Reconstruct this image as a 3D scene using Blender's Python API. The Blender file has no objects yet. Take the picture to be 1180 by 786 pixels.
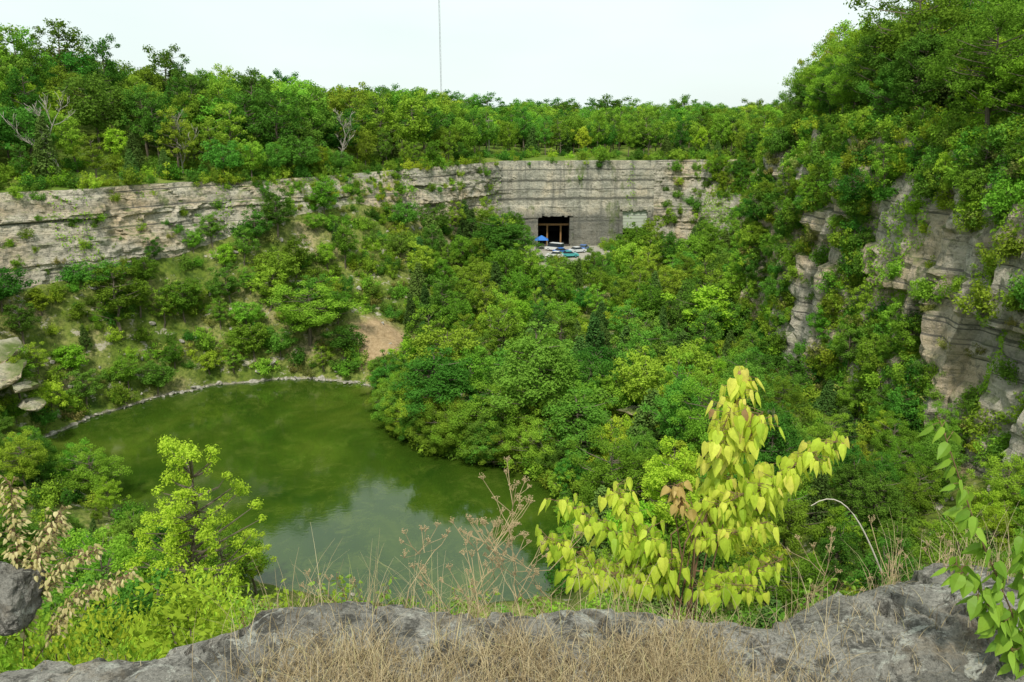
import bpy, math, random
import numpy as np
from mathutils import Vector, noise, Matrix, Euler
import bmesh

random.seed(7)
rng = np.random.default_rng(7)
scene = bpy.context.scene
COL = scene.collection

# ------------------------------------------------------------------ helpers
def nz(x, y, z=0.0):
    return noise.noise(Vector((x, y, z)))

def fbm(x, y, z=0.0, o=4):
    v = 0.0; a = 1.0; f = 1.0
    for _ in range(o):
        v += a * noise.noise(Vector((x*f, y*f, z*f))); a *= .5; f *= 2.03
    return v

def sstep(a, b, x):
    t = min(1.0, max(0.0, (x-a)/(b-a))); return t*t*(3-2*t)

def link(o, parent=None):
    COL.objects.link(o)
    if parent is not None: o.parent = parent
    return o

def empty(name, loc=(0, 0, 0)):
    o = bpy.data.objects.new(name, None); o.location = loc; COL.objects.link(o); return o

class MB:
    def __init__(s): s.V = []; s.F = []; s.M = []; s.T = []; s.n = 0
    def add(s, V, F, m=0, t=0.5):
        V = [tuple(v) for v in V]
        s.V.extend(V)
        for f in F:
            s.F.append(tuple(i+s.n for i in f)); s.M.append(m); s.T.append(t)
        s.n += len(V)
    def addnp(s, V, F, m, T):
        s.V.extend(map(tuple, V.tolist()))
        s.F.extend(map(tuple, (F+s.n).tolist()))
        s.M.extend([m]*len(F)); s.T.extend(T.tolist()); s.n += len(V)
    def tube(s, pts, rad, sides=6, m=0, t=0.5, cap=False):
        pts = [Vector(p) for p in pts]
        V = []; F = []
        for i, p in enumerate(pts):
            d = (pts[min(i+1, len(pts)-1)]-pts[max(i-1, 0)])
            if d.length < 1e-9: d = Vector((0, 0, 1))
            d.normalize()
            a = d.orthogonal().normalized() if abs(d.z) < .9 else Vector((1, 0, 0))
            a = (a - d*a.dot(d)).normalized(); b = d.cross(a)
            for k in range(sides):
                an = 2*math.pi*k/sides
                V.append(p + (a*math.cos(an)+b*math.sin(an))*rad[i])
        for i in range(len(pts)-1):
            for k in range(sides):
                k2 = (k+1) % sides
                F.append((i*sides+k, i*sides+k2, (i+1)*sides+k2, (i+1)*sides+k))
        if cap:
            F.append(tuple(range(sides-1, -1, -1)))
            F.append(tuple(range((len(pts)-1)*sides, len(pts)*sides)))
        s.add(V, F, m, t)
    def box(s, lo, hi, m=0, t=.5):
        x0, y0, z0 = lo; x1, y1, z1 = hi
        V = [(x0,y0,z0),(x1,y0,z0),(x1,y1,z0),(x0,y1,z0),(x0,y0,z1),(x1,y0,z1),(x1,y1,z1),(x0,y1,z1)]
        F = [(0,3,2,1),(4,5,6,7),(0,1,5,4),(1,2,6,5),(2,3,7,6),(3,0,4,7)]
        s.add(V, F, m, t)
    def mesh(s, name, mats, smooth=False):
        me = bpy.data.meshes.new(name)
        me.from_pydata(s.V, [], s.F)
        for m in mats: me.materials.append(m)
        me.polygons.foreach_set("material_index", s.M)
        at = me.attributes.new("tint", 'FLOAT', 'FACE')
        at.data.foreach_set("value", s.T)
        if smooth: me.polygons.foreach_set("use_smooth", [True]*len(s.F))
        me.update()
        return me
    def obj(s, name, mats, smooth=False, parent=None):
        return link(bpy.data.objects.new(name, s.mesh(name, mats, smooth)), parent)

# ------------------------------------------------------------------ materials
class NT:
    def __init__(s, name):
        s.mat = bpy.data.materials.new(name); s.mat.use_nodes = True
        s.t = s.mat.node_tree; s.t.nodes.clear()
        s.out = s.n('ShaderNodeOutputMaterial')
    def n(s, typ, **kw):
        nd = s.t.nodes.new(typ)
        for k, v in kw.items(): setattr(nd, k, v)
        return nd
    def l(s, a, b): s.t.links.new(a, b)
    def coords(s, scale=(1, 1, 1)):
        tc = s.n('ShaderNodeTexCoord'); mp = s.n('ShaderNodeMapping')
        mp.inputs['Scale'].default_value = scale
        s.l(tc.outputs['Object'], mp.inputs['Vector']); return mp.outputs[0]
    def noise(s, scale, detail=4, rough=.55, vec=None, dist=0):
        nd = s.n('ShaderNodeTexNoise'); nd.inputs['Scale'].default_value = scale
        nd.inputs['Detail'].default_value = detail; nd.inputs['Roughness'].default_value = rough
        nd.inputs['Distortion'].default_value = dist
        if vec is not None: s.l(vec, nd.inputs['Vector'])
        return nd.outputs['Fac']
    def ramp(s, fac, stops):
        r = s.n('ShaderNodeValToRGB'); e = r.color_ramp.elements
        while len(e) < len(stops): e.new(.5)
        for i, (p, c) in enumerate(stops):
            e[i].position = p
            e[i].color = (c, c, c, 1) if isinstance(c, (int, float)) else (*c, 1)
        s.l(fac, r.inputs[0]); return r.outputs[0]
    def mix(s, f, a, b, mode='MIX'):
        m = s.n('ShaderNodeMix', data_type='RGBA', blend_type=mode)
        for sock, v in ((m.inputs[0], f), (m.inputs[6], a), (m.inputs[7], b)):
            if isinstance(v, (int, float)): sock.default_value = v
            elif isinstance(v, tuple): sock.default_value = (*v, 1)
            else: s.l(v, sock)
        return m.outputs[2]
    def math(s, op, a, b=None):
        m = s.n('ShaderNodeMath', operation=op)
        for i, v in enumerate((a, b)):
            if v is None: continue
            if isinstance(v, (int, float)): m.inputs[i].default_value = v
            else: s.l(v, m.inputs[i])
        return m.outputs[0]
    def maprange(s, v, a, b, c, d):
        m = s.n('ShaderNodeMapRange'); s.l(v, m.inputs[0])
        for i, q in enumerate((a, b, c, d)): m.inputs[i+1].default_value = q
        return m.outputs[0]
    def bump(s, h, strength=.5, dist=.1, nrm=None):
        b = s.n('ShaderNodeBump'); b.inputs['Strength'].default_value = strength
        b.inputs['Distance'].default_value = dist; s.l(h, b.inputs['Height'])
        if nrm is not None: s.l(nrm, b.inputs['Normal'])
        return b.outputs[0]
    def principled(s, col, rough=.8, bump=None, spec=.3, metal=0):
        p = s.n('ShaderNodeBsdfPrincipled')
        if isinstance(col, tuple): p.inputs['Base Color'].default_value = (*col, 1)
        else: s.l(col, p.inputs['Base Color'])
        p.inputs['Roughness'].default_value = rough
        p.inputs['Specular IOR Level'].default_value = spec
        p.inputs['Metallic'].default_value = metal
        if bump is not None: s.l(bump, p.inputs['Normal'])
        return p.outputs[0]
    def done(s, sh): s.l(sh, s.out.inputs[0]); return s.mat

def simple(name, col, rough=.6, spec=.4, metal=0, var=.15):
    t = NT(name); v = t.noise(6, 3, vec=t.coords())
    c = t.mix(v, tuple(x*(1-var) for x in col), tuple(min(1, x*(1+var)) for x in col))
    return t.done(t.principled(c, rough, spec=spec, metal=metal))

def leaf_mat(name, c1, c2, c3, trans=.3, ow=.7):
    t = NT(name)
    at = t.n('ShaderNodeAttribute', attribute_name='tint')
    oi = t.n('ShaderNodeObjectInfo')
    c = t.mix(at.outputs['Fac'], c1, c2)
    f = t.math('MULTIPLY', oi.outputs['Random'], ow)
    c = t.mix(f, c, c3)
    r2 = t.math('FRACT', t.math('MULTIPLY', oi.outputs['Random'], 37.3))
    r3 = t.math('FRACT', t.math('MULTIPLY', oi.outputs['Random'], 91.7))
    hs = t.n('ShaderNodeHueSaturation')
    t.l(t.math('ADD', t.math('MULTIPLY', r2, .80), .74), hs.inputs['Value'])
    t.l(t.math('ADD', t.math('MULTIPLY', r3, .045), .480), hs.inputs['Hue'])
    t.l(c, hs.inputs['Color']); c = hs.outputs[0]
    p = t.n('ShaderNodeBsdfDiffuse'); t.l(c, p.inputs[0])
    tr = t.n('ShaderNodeBsdfTranslucent'); t.l(c, tr.inputs[0])
    m = t.n('ShaderNodeMixShader'); m.inputs[0].default_value = trans
    t.l(p.outputs[0], m.inputs[1]); t.l(tr.outputs[0], m.inputs[2])
    return t.done(m.outputs[0])

M_bark = simple('bark', (.18, .15, .11), .9, .1, var=.4)
M_barkpale = simple('bark_pale', (.42, .38, .32), .9, .1, var=.3)
M_leafA = leaf_mat('leaf_broad', (.088, .205, .018), (.220, .405, .040), (.32, .45, .045), .34)
M_leafB = leaf_mat('leaf_dark', (.044, .132, .018), (.130, .295, .036), (.18, .32, .04), .30)
M_leafY = leaf_mat('leaf_lime', (.18, .33, .02), (.34, .53, .045), (.42, .51, .05), .38)
M_cedar = leaf_mat('cedar_needles', (.040, .100, .024), (.110, .210, .045), (.13, .20, .04), .15)
M_dryl = leaf_mat('dry_leaves', (.24, .22, .06), (.38, .37, .11), (.22, .28, .05), .2)

def cliff_material():
    t = NT('limestone_cliff')
    st = t.noise(1.0, 4, .6, t.coords((.022, .022, .50)), .25)
    base = t.ramp(st, [(.28, (.34, .31, .25)), (.40, (.54, .49, .39)), (.55, (.70, .64, .51)), (.66, (.58, .52, .41)), (.78, (.40, .37, .30))])
    warm = t.noise(.06, 4, .6, t.coords((1, 1, 1.6)))
    base = t.mix(t.ramp(warm, [(.45, 0.0), (.57, .8)]), base, (.67, .52, .33), 'MIX')
    big = t.noise(.09, 5, .65, t.coords((1, 1, .7)), .6)
    base = t.mix(t.ramp(big, [(.54, 0.0), (.68, .65)]), base, (.35, .345, .30))
    lines = t.noise(1.0, 3, .6, t.coords((.02, .02, 1.5)))
    base = t.mix(t.ramp(lines, [(.37, .9), (.41, 0.0)]), base, (.14, .13, .11))
    streak = t.noise(1.0, 5, .7, t.coords((.7, .7, .07)))
    base = t.mix(t.ramp(streak, [(.55, 0.0), (.69, .7)]), base, (.17, .17, .15))
    fine = t.noise(1.4, 7, .72, t.coords())
    base = t.mix(t.ramp(fine, [(.37, .75), (.50, 0.0)]), base, (.20, .19, .155))
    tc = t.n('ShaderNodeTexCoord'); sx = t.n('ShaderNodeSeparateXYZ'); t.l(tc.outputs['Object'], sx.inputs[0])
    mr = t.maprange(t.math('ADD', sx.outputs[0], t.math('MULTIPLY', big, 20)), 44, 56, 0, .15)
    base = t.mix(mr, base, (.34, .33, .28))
    geo = t.n('ShaderNodeNewGeometry'); sp = t.n('ShaderNodeSeparateXYZ'); t.l(geo.outputs['Normal'], sp.inputs[0])
    gm = t.math('MULTIPLY', t.ramp(sp.outputs[2], [(.4, 0.0), (.75, 1.0)]), t.ramp(t.noise(.4, 4, .6, t.coords()), [(.40, .1), (.6, 1.0)]))
    base = t.mix(gm, base, (.12, .17, .04))
    gp = t.noise(.16, 5, .7, t.coords((1, 1, .8)))
    base = t.mix(t.ramp(gp, [(.62, 0.0), (.69, .7)]), base, (.11, .17, .03))
    h = t.math('ADD', t.math('ADD', t.math('MULTIPLY', lines, .5), st), fine)
    return t.done(t.principled(base, .95, t.bump(h, 1.0, .7), spec=.15))
M_cliff = cliff_material()

def cutwall_material():
    t = NT('cut_rock_face')
    g = t.noise(.16, 6, .68, t.coords((1, 1, 1)), .5)
    base = t.ramp(g, [(.32, (.31, .31, .25)), (.43, (.48, .46, .37)), (.55, (.60, .55, .43)), (.68, (.68, .59, .43))])
    streak = t.noise(1.0, 5, .75, t.coords((.55, .55, .04)))
    base = t.mix(t.ramp(streak, [(.36, .75), (.50, 0.0)]), base, (.19, .19, .165))
    sep = t.n('ShaderNodeTexCoord'); sp = t.n('ShaderNodeSeparateXYZ'); t.l(sep.outputs['Object'], sp.inputs[0])
    for z0, w_ in ((-17.0, .20), (-21.6, .28), (-14.2, .12), (-19.2, .10), (-27.5, .15)):
        zz = t.math('ABSOLUTE', t.math('ADD', t.math('SUBTRACT', sp.outputs[2], z0), t.math('MULTIPLY', t.math('SUBTRACT', g, .5), 1.0)))
        base = t.mix(t.ramp(t.math('DIVIDE', zz, w_*4), [(.15, .85), (.5, 0.0)]), base, (.11, .11, .09))
    fine = t.noise(1.6, 7, .78, t.coords())
    base = t.mix(t.ramp(fine, [(.38, .65), (.51, 0.0)]), base, (.20, .195, .16))
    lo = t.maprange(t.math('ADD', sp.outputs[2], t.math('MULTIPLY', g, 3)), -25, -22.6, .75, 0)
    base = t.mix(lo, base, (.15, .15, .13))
    gp = t.noise(.2, 5, .7, t.coords((1, 1, .5)))
    base = t.mix(t.ramp(gp, [(.60, 0.0), (.68, .7)]), base, (.12, .17, .04))
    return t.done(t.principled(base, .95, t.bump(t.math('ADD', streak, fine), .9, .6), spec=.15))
M_cut = cutwall_material()

def talus_material():
    t = NT('talus_ground')
    a = t.noise(.12, 5, .65, t.coords())
    c = t.ramp(a, [(.32, (.07, .13, .02)), (.45, (.15, .21, .03)), (.57, (.27, .29, .08)), (.68, (.44, .36, .20))])
    b = t.noise(1.6, 6, .7, t.coords())
    c = t.mix(t.ramp(b, [(.40, .75), (.56, 0.0)]), c, (.06, .10, .02))
    r = t.noise(.45, 6, .75, t.coords((1, 1, 1.5)))
    c = t.mix(t.ramp(r, [(.58, 0.0), (.63, .85)]), c, (.50, .45, .36))
    tc = t.n('ShaderNodeTexCoord'); sp = t.n('ShaderNodeSeparateXYZ'); t.l(tc.outputs['Object'], sp.inputs[0])
    zz = t.math('ADD', sp.outputs[2], t.math('MULTIPLY', b, 1.0))
    west = t.maprange(sp.outputs[0], -24, -19, 1, .12)
    band = t.math('MULTIPLY', t.maprange(zz, -44.4, -44.1, 1, 0), west)
    c = t.mix(band, c, t.ramp(b, [(.35, (.18, .16, .12)), (.6, (.46, .42, .34))]))
    lit = t.math('MULTIPLY', t.maprange(zz, -43.8, -42.5, 1, 0), t.maprange(sp.outputs[0], -24, -19, 0, .85))
    c = t.mix(lit, c, (.06, .085, .02))
    vd = t.n('ShaderNodeVectorMath', operation='DISTANCE'); t.l(tc.outputs['Object'], vd.inputs[0]); vd.inputs[1].default_value = (-24, 139, -41)
    dd = t.math('ADD', vd.outputs['Value'], t.math('MULTIPLY', a, 6))
    dm = t.ramp(t.math('DIVIDE', dd, 20), [(.42, 1.0), (.55, 0.0)])
    c = t.mix(dm, c, t.ramp(b, [(.35, (.30, .21, .11)), (.65, (.50, .37, .22))]))
    vs = t.n('ShaderNodeVectorMath', operation='DISTANCE'); t.l(tc.outputs['Object'], vs.inputs[0]); vs.inputs[1].default_value = (14, 203, -34)
    dm2 = t.ramp(t.math('DIVIDE', vs.outputs['Value'], 30), [(.4, 1.0), (.6, 0.0)])
    c = t.mix(dm2, c, t.mix(b, (.28, .26, .21), (.48, .45, .38)))
    return t.done(t.principled(c, .95, t.bump(b, .8, .4), spec=.1))
M_talus = talus_material()

def plateau_material():
    t = NT('grassy_ground')
    a = t.noise(.15, 5, .65, t.coords())
    c = t.ramp(a, [(.35, (.09, .16, .02)), (.5, (.17, .26, .035)), (.66, (.28, .32, .07))])
    b = t.noise(2.0, 5, .7, t.coords())
    c = t.mix(t.ramp(b, [(.4, .5), (.6, 0.0)]), c, (.07, .11, .02))
    return t.done(t.principled(c, .95, t.bump(b, .8, .4), spec=.1))
M_plat = plateau_material()

# ------------------------------------------------------------------ quarry terrain (loft round the pit)
ST = [
 ((-8, 64),   (-6, 24, -27),   (0, 2.7, -2.8),   .2),
 ((4, 68),    (24, 28, -29),   (26, 2.7, -3.0),  .2),
 ((7, 79),    (44, 55, -33),   (50, 50, -3),     2),
 ((6, 88),    (45, 82, -35),   (49, 84, -3),     4),
 ((3, 94),    (41, 115, -39),  (46, 117, -2),    5),
 ((-4, 98.5), (42, 140, -39),  (45, 142, -3),    5),
 ((-9, 101),  (60, 165, -37),  (63, 168, -8),    4),
 ((-13, 104), (69, 196, -35),  (72, 200, -11),   3),
 ((-16, 108), (48, 211, -34),  (51, 217, -12),   2),
 ((-18, 114), (36, 212, -34),  (36, 213, -12),   1),
 ((-20, 122), (-2, 208, -34),  (-2, 209.5, -12), 1),
 ((-22, 128), (-17, 185, -25), (-18, 188, -12),  3),
 ((-29, 131), (-32, 167, -18), (-35, 171, -12.5),  6),
 ((-38, 133), (-45, 151, -19.5), (-48, 155, -12.5),  10),
 ((-51, 130), (-58, 142, -24), (-60, 145, -12),  12),
 ((-58.5, 123), (-67, 130, -26), (-69, 132, -12), 12),
 ((-65, 114), (-78, 121, -27), (-80, 125, -12),  12),
 ((-68, 104), (-80, 103, -31), (-88, 105, -12),  10),
 ((-60, 94),  (-72, 76, -34),  (-80, 75, -10),   6),
 ((-44, 82),  (-52, 48, -33),  (-55, 36, -6),    3),
 ((-28, 71),  (-24, 28, -30),  (-25, 2.7, -3.2), .2),
]
NS = len(ST); NC = 1000
rimxy = np.array([s[2][:2] for s in ST], float)
seg = np.linalg.norm(np.roll(rimxy, -1, 0)-rimxy, axis=1)
wgt = np.array([seg[i]*(.5 if i in (18, 19) else 1.0) for i in range(NS)])
cum = np.concatenate([[0], np.cumsum(wgt)]); cum = cum/cum[-1]*NC
stc = np.interp(np.arange(NC), cum, np.arange(NS+1))
def interp(arr):
    arr = np.array(arr, float); arr = np.vstack([arr, arr[:1]])
    out = np.stack([np.interp(stc, np.arange(NS+1), arr[:, k]) for k in range(arr.shape[1])], 1)
    k = 9; ker = np.hanning(k+2)[1:-1]; ker /= ker.sum()
    pad = np.vstack([out[-k:], out, out[:k]])
    return np.stack([np.convolve(pad[:, j], ker, 'same')[k:-k] for j in range(out.shape[1])], 1)
shore = interp([s[0] for s in ST]); base = interp([s[1] for s in ST]); rim = interp([s[2] for s in ST]); rise = interp([[s[3]] for s in ST])[:, 0]
arc = np.concatenate([[0], np.cumsum(np.linalg.norm(np.diff(rim[:, :2], axis=0), axis=1))])
CEN = np.array([-12., 110.])
NTAL = 64; NCL = 56
PD = [1, 2.5, 4.5, 7, 10, 14, 18, 23, 28, 34, 41, 49, 58, 68, 80, 95, 115, 140, 175, 230, 320, 480, 800, 1500, 3000]
NR = 3 + NTAL + NCL + len(PD)
G = np.zeros((NR, NC, 3))
NRM = np.zeros((NC, 2))
kind = []
for r in range(NR):
    if r < 3: kind.append(0)
    elif r < 3+NTAL: kind.append(1)
    elif r < 3+NTAL+NCL: kind.append(2)
    else: kind.append(3)
for c in range(NC):
    s = stc[c]
    shx, shy = shore[c]
    wob = nz(shx*.12, shy*.12, 3)*1.6 + nz(shx*.5, shy*.5, 8)*.5
    dv = np.array([shx, shy])-np.array([-28., 100.]); dv /= np.linalg.norm(dv)
    shx += dv[0]*wob; shy += dv[1]*wob
    for k, (fr, z) in enumerate([(.3, -50), (.8, -48), (.97, -45.6)]):
        G[k, c] = (-28+(shx+28)*fr, 100+(shy-100)*fr, z)
    bx, by, bz = base[c]; rx, ry, rz = rim[c]
    shelf = sstep(7.5, 8.6, s)*(1-sstep(10.2, 11, s))
    for k in range(NTAL):
        u = k/NTAL
        x = shx+(bx-shx)*u; y = shy+(by-shy)*u
        f = (1-shelf)*u + shelf*min(1, u/.84)
        z = -45 + (bz+45)*f
        env = sstep(0, .12, u)*(1-sstep(.7, .9, u)) if shelf > .3 else sstep(0, .12, u)*(1-.5*sstep(.8, 1, u))
        z += env*(fbm(x*.06, y*.06, 1.3, 4)*2.6) + min(u*6, 1)*fbm(x*.4, y*.4, 4.1, 2)*.35*(1-shelf*sstep(.75, .9, u))
        z += .15*sstep(0, .02, u)
        G[3+k, c] = (x, y, z)
    o = np.array([rx, ry])-CEN
    cprev = rim[(c-3) % NC][:2]; cnext = rim[(c+3) % NC][:2]
    tg = cnext-cprev; nrm = np.array([tg[1], -tg[0]]); nrm /= np.linalg.norm(nrm)+1e-9
    if nrm.dot(o) < 0: nrm = -nrm
    NRM[c] = nrm
    cut = sstep(8.75, 8.95, s)*(1-sstep(10.0, 10.15, s))
    right = sstep(1.5, 2.2, s)*(1-sstep(7.2, 8.4, s))
    near = (1-sstep(.8, 1.6, s)) if s < 10 else sstep(19.2, 20.2, s)
    a_ = arc[c]
    for k in range(NCL):
        v = k/(NCL-1)
        x = bx+(rx-bx)*v; y = by+(ry-by)*v; z = bz+(rz-bz)*v
        but = fbm(a_*.09, 0, z*.006, 3)*(1.2+2.0*right)
        led = noise.cell(Vector((a_*.03, 5.5, z*.30)))*.9
        blk = noise.cell(Vector((a_*.22+nz(0, z*.3)*.6, 1.5, z*.25)))*.8
        jnt = noise.cell(Vector((a_*.36+.25*nz(a_*.5, z*.2), 7.5, z*.05)))*1.3*right
        fin = fbm(a_*.35, 2.0, z*.5, 3)*.6
        d = (but+(led+blk)*(.7+.05*right)+jnt+fin)*(1-.74*cut)*math.sin(math.pi*min(1, max(0, .08+v*.84)))**.35
        if near > 0: d *= (1-near*sstep(.3, .9, v))
        G[3+NTAL+k, c] = (x+nrm[0]*d, y+nrm[1]*d, z + (nz(a_*.15, z*.2, 9)*.6*v*(1-v)*2))
    ex, ey, ez = G[3+NTAL+NCL-1, c]
    od = o/np.linalg.norm(o)
    for k, dd in enumerate(PD):
        x = ex+od[0]*dd; y = ey+od[1]*dd
        z = rz+rise[c]*sstep(0, 45, dd)+min(1, dd/8)*fbm(x*.03, y*.03, 2, 3)*(1.4-1.3*near)
        if near > .5: z = min(z, -2.6)
        G[3+NTAL+NCL+k, c] = (x, y, z)
verts = G.reshape(-1, 3)
faces = []; mis = []
SKIP = [(6.6, 15.2, -34.5, -25.6), (29.4, 36.2, -34.5, -24.2)]
for r in range(NR-1):
    kd = kind[r]
    for c in range(NC):
        c2 = (c+1) % NC
        if kd == 2 and 8.8 < stc[c] < 10.2:
            m = (G[r, c]+G[r+1, c2])/2
            if any(a < m[0] < b and z0 < m[2] < z1 for a, b, z0, z1 in SKIP): continue
        faces.append((r*NC+c, r*NC+c2, (r+1)*NC+c2, (r+1)*NC+c))
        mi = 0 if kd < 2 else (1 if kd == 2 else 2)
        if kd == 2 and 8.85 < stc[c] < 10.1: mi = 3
        if kd == 2 and (stc[c] < 1.2 or stc[c] > 19.4): mi = 0
        mis.append(mi)
n0 = len(verts)
verts = np.vstack([verts, [[-28, 100, -50]]])
for c in range(NC):
    faces.append((n0, (c+1) % NC, c)); mis.append(0)
me = bpy.data.meshes.new('quarry_ground')
me.from_pydata(verts.tolist(), [], faces)
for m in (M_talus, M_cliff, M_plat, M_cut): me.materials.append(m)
me.polygons.foreach_set('material_index', mis)
me.update()
ground = link(bpy.data.objects.new('quarry_ground', me))

def region(r0, r1, filt=None):
    A = G[r0:r1, :, :]; B = G[r0+1:r1+1, :, :]
    A2 = np.roll(A, -1, 1)
    area = np.linalg.norm(np.cross(A2-A, B-A), axis=2)
    st2 = np.broadcast_to(stc[None, :], area.shape)
    w = area.copy()
    if filt is not None: w = w*filt(st2, A)
    return (r0, w)
def sample(reg, n, cols=False):
    r0, w = reg; p = w.ravel()/w.sum()
    idx = rng.choice(len(p), n, p=p); rr = idx//NC+r0; cc = idx % NC; c2 = (cc+1) % NC
    a = rng.random(n)[:, None]; b = rng.random(n)[:, None]
    P = (G[rr, cc]*(1-a)+G[rr, c2]*a)*(1-b)+(G[rr+1, cc]*(1-a)+G[rr+1, c2]*a)*b
    return (P, stc[cc], rr, cc) if cols else (P, stc[cc], rr)
flatv = np.vstack([G[3:3+NTAL].reshape(-1, 3), G[3+NTAL+NCL:NR-3].reshape(-1, 3)])
platv = G[3+NTAL+NCL:NR-3].reshape(-1, 3)
nearv = G[3:NR-3].reshape(-1, 3)
def gz(x, y, src=None):
    s = flatv if src is None else src
    d = (s[:, 0]-x)**2+(s[:, 1]-y)**2
    return float(s[np.argmin(d), 2])

# ------------------------------------------------------------------ water
t = NT('pond_water')
tc = t.coords()
a = t.noise(.05, 4, .6, tc, 1.0); b = t.noise(.30, 7, .8, tc, .5)
c = t.ramp(a, [(.35, (.022, .056, .005)), (.55, (.044, .084, .007)), (.7, (.080, .120, .012))])
c = t.mix(t.ramp(b, [(.50, 0.0), (.66, .55)]), c, (.10, .14, .02))
rip = t.noise(1.6, 3, .5, t.coords((1, 1.6, 1)))
p = t.n('ShaderNodeBsdfPrincipled'); t.l(c, p.inputs['Base Color']); p.inputs['Roughness'].default_value = .05
p.inputs['IOR'].default_value = 1.64
t.l(t.bump(rip, .08, .05), p.inputs['Normal'])
M_water = t.done(p.outputs[0])
wb = MB(); wb.add([(-95, 50, -45), (40, 50, -45), (40, 150, -45), (-95, 150, -45)], [(0, 1, 2, 3)])
wb.obj('pond_water', [M_water])

# ------------------------------------------------------------------ plants prototypes
def leafs(mb, P, N, size, tint, m=1, asp=.55, fold=.18):
    n = len(P); R = rng.normal(size=(n, 3))
    N = N/(np.linalg.norm(N, axis=1, keepdims=True)+1e-9)
    T = np.cross(N, R); T /= np.linalg.norm(T, axis=1, keepdims=True)+1e-9
    B = np.cross(N, T); s = size[:, None]
    V = np.stack([P-T*s, P+B*s*asp+N*s*fold, P+T*s, P-B*s*asp+N*s*fold], 1).reshape(-1, 3)
    F = np.arange(4*n).reshape(n, 4)
    mb.addnp(V, F, m, tint)

def cluster_leaves(mb, cl, nleaf, ls, flat=.8):
    R2 = np.array([c[3]**2 for c in cl]); cnt = np.maximum(4, (nleaf*R2/R2.sum()).astype(int))
    Ps = []; Ns = []; Ts = []
    for (x, y, z, r), n in zip(cl, cnt):
        d = rng.normal(size=(n, 3)); d /= np.linalg.norm(d, axis=1, keepdims=True)
        rad = r*(rng.random(n)**.42)*(1+rng.normal(size=n)*.16)
        off = d*rad[:, None]; off[:, 2] *= flat
        Ps.append(np.array([x, y, z])+off)
        Ns.append(d*.7+np.array([0, 0, .35])+rng.normal(size=(n, 3))*.5)
        ct = rng.random()
        Ts.append(np.clip(ct*.6+rng.random(n)*.4, 0, 1))
    P = np.vstack(Ps); N = np.vstack(Ns); T = np.concatenate(Ts)
    leafs(mb, P, N, ls*(.6+.8*rng.random(len(P))), T)

def make_tree(name, H, R, cb, ncl, nleaf, ls, mleaf, seed, bark=None, cr=.25, lean=.04, lob=.35, egg=0.0):
    rr = random.Random(seed); mb = MB(); bark = bark or M_bark
    tp = []; x = y = 0
    for i in range(8):
        f = i/7; tp.append(Vector((x, y, f*H*.9))); x += rr.gauss(0, lean)*H*.25; y += rr.gauss(0, lean)*H*.25
    mb.tube([p - Vector((0, 0, .5)) if i == 0 else p for i, p in enumerate(tp)], [H*.018*(1-.85*i/7)+.01 for i in range(8)], 6, 0)
    cl = []; hz = (H-cb)/2; cz = cb+hz
    sx, sy = rr.uniform(.85, 1.15), rr.uniform(.85, 1.15)
    for i in range(ncl):
        zz = 1-2*(i+.5)/ncl; an = i*2.39996+rr.uniform(-.4, .4)
        q = math.sqrt(1-zz*zz); d = Vector((q*math.cos(an), q*math.sin(an), zz))
        lobe = 1+lob*1.6*noise.noise(d*1.7+Vector((seed*3.1, 0, 0)))
        rad = rr.uniform(.55, .98)*lobe
        w = 1-egg*zz
        if zz < -.3: rad *= .8
        e = Vector((d.x*R*rad*w*sx, d.y*R*rad*w*sy, cz+d.z*hz*min(1.05, rad)))
        cl.append((*e, R*cr*rr.uniform(.65, 1.25)))
        zt = max(cb*.7, min(H*.82, e.z-rr.uniform(.25, .5)*math.hypot(e.x, e.y)))
        f = zt/(H*.9)*7; k = min(6, int(f)); p0 = tp[k].lerp(tp[k+1], f-k)
        mid = p0.lerp(e, .55)+Vector((rr.gauss(0, .06)*R, rr.gauss(0, .06)*R, -.04*R))
        r0 = H*.006
        mb.tube([p0, mid, e], [r0, r0*.6, r0*.2], 4, 0)
        if i % 3 == 0: cl.append((*mid, R*cr*rr.uniform(.5, .8)))
    cluster_leaves(mb, cl, nleaf, ls)
    return mb.mesh(name, [bark, mleaf])

def make_cedar(name, H, R, nleaf, ls, seed):
    rr = random.Random(seed); mb = MB()
    mb.tube([(0, 0, -.3), (rr.gauss(0, .1), 0, H*.5), (0, 0, H*.96)], [H*.018, H*.012, .02], 5, 0)
    cl = []
    n = 70
    for i in range(n):
        h = (i/n)**.85; z = H*(.06+.9*h); pr = R*(1-h)**.75*rr.uniform(.55, 1.1)+.12
        an = i*2.399+rr.uniform(-.4, .4)
        cl.append((math.cos(an)*pr*.75, math.sin(an)*pr*.75, z, R*(.30-.17*h)))
        if i % 3 == 0: mb.tube([(0, 0, z-.1), (math.cos(an)*pr*.8, math.sin(an)*pr*.8, z+.1)], [.04, .015], 3, 0)
    cluster_leaves(mb, cl, nleaf, ls, 1.25)
    return mb.mesh(name, [M_bark, M_cedar])

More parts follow.
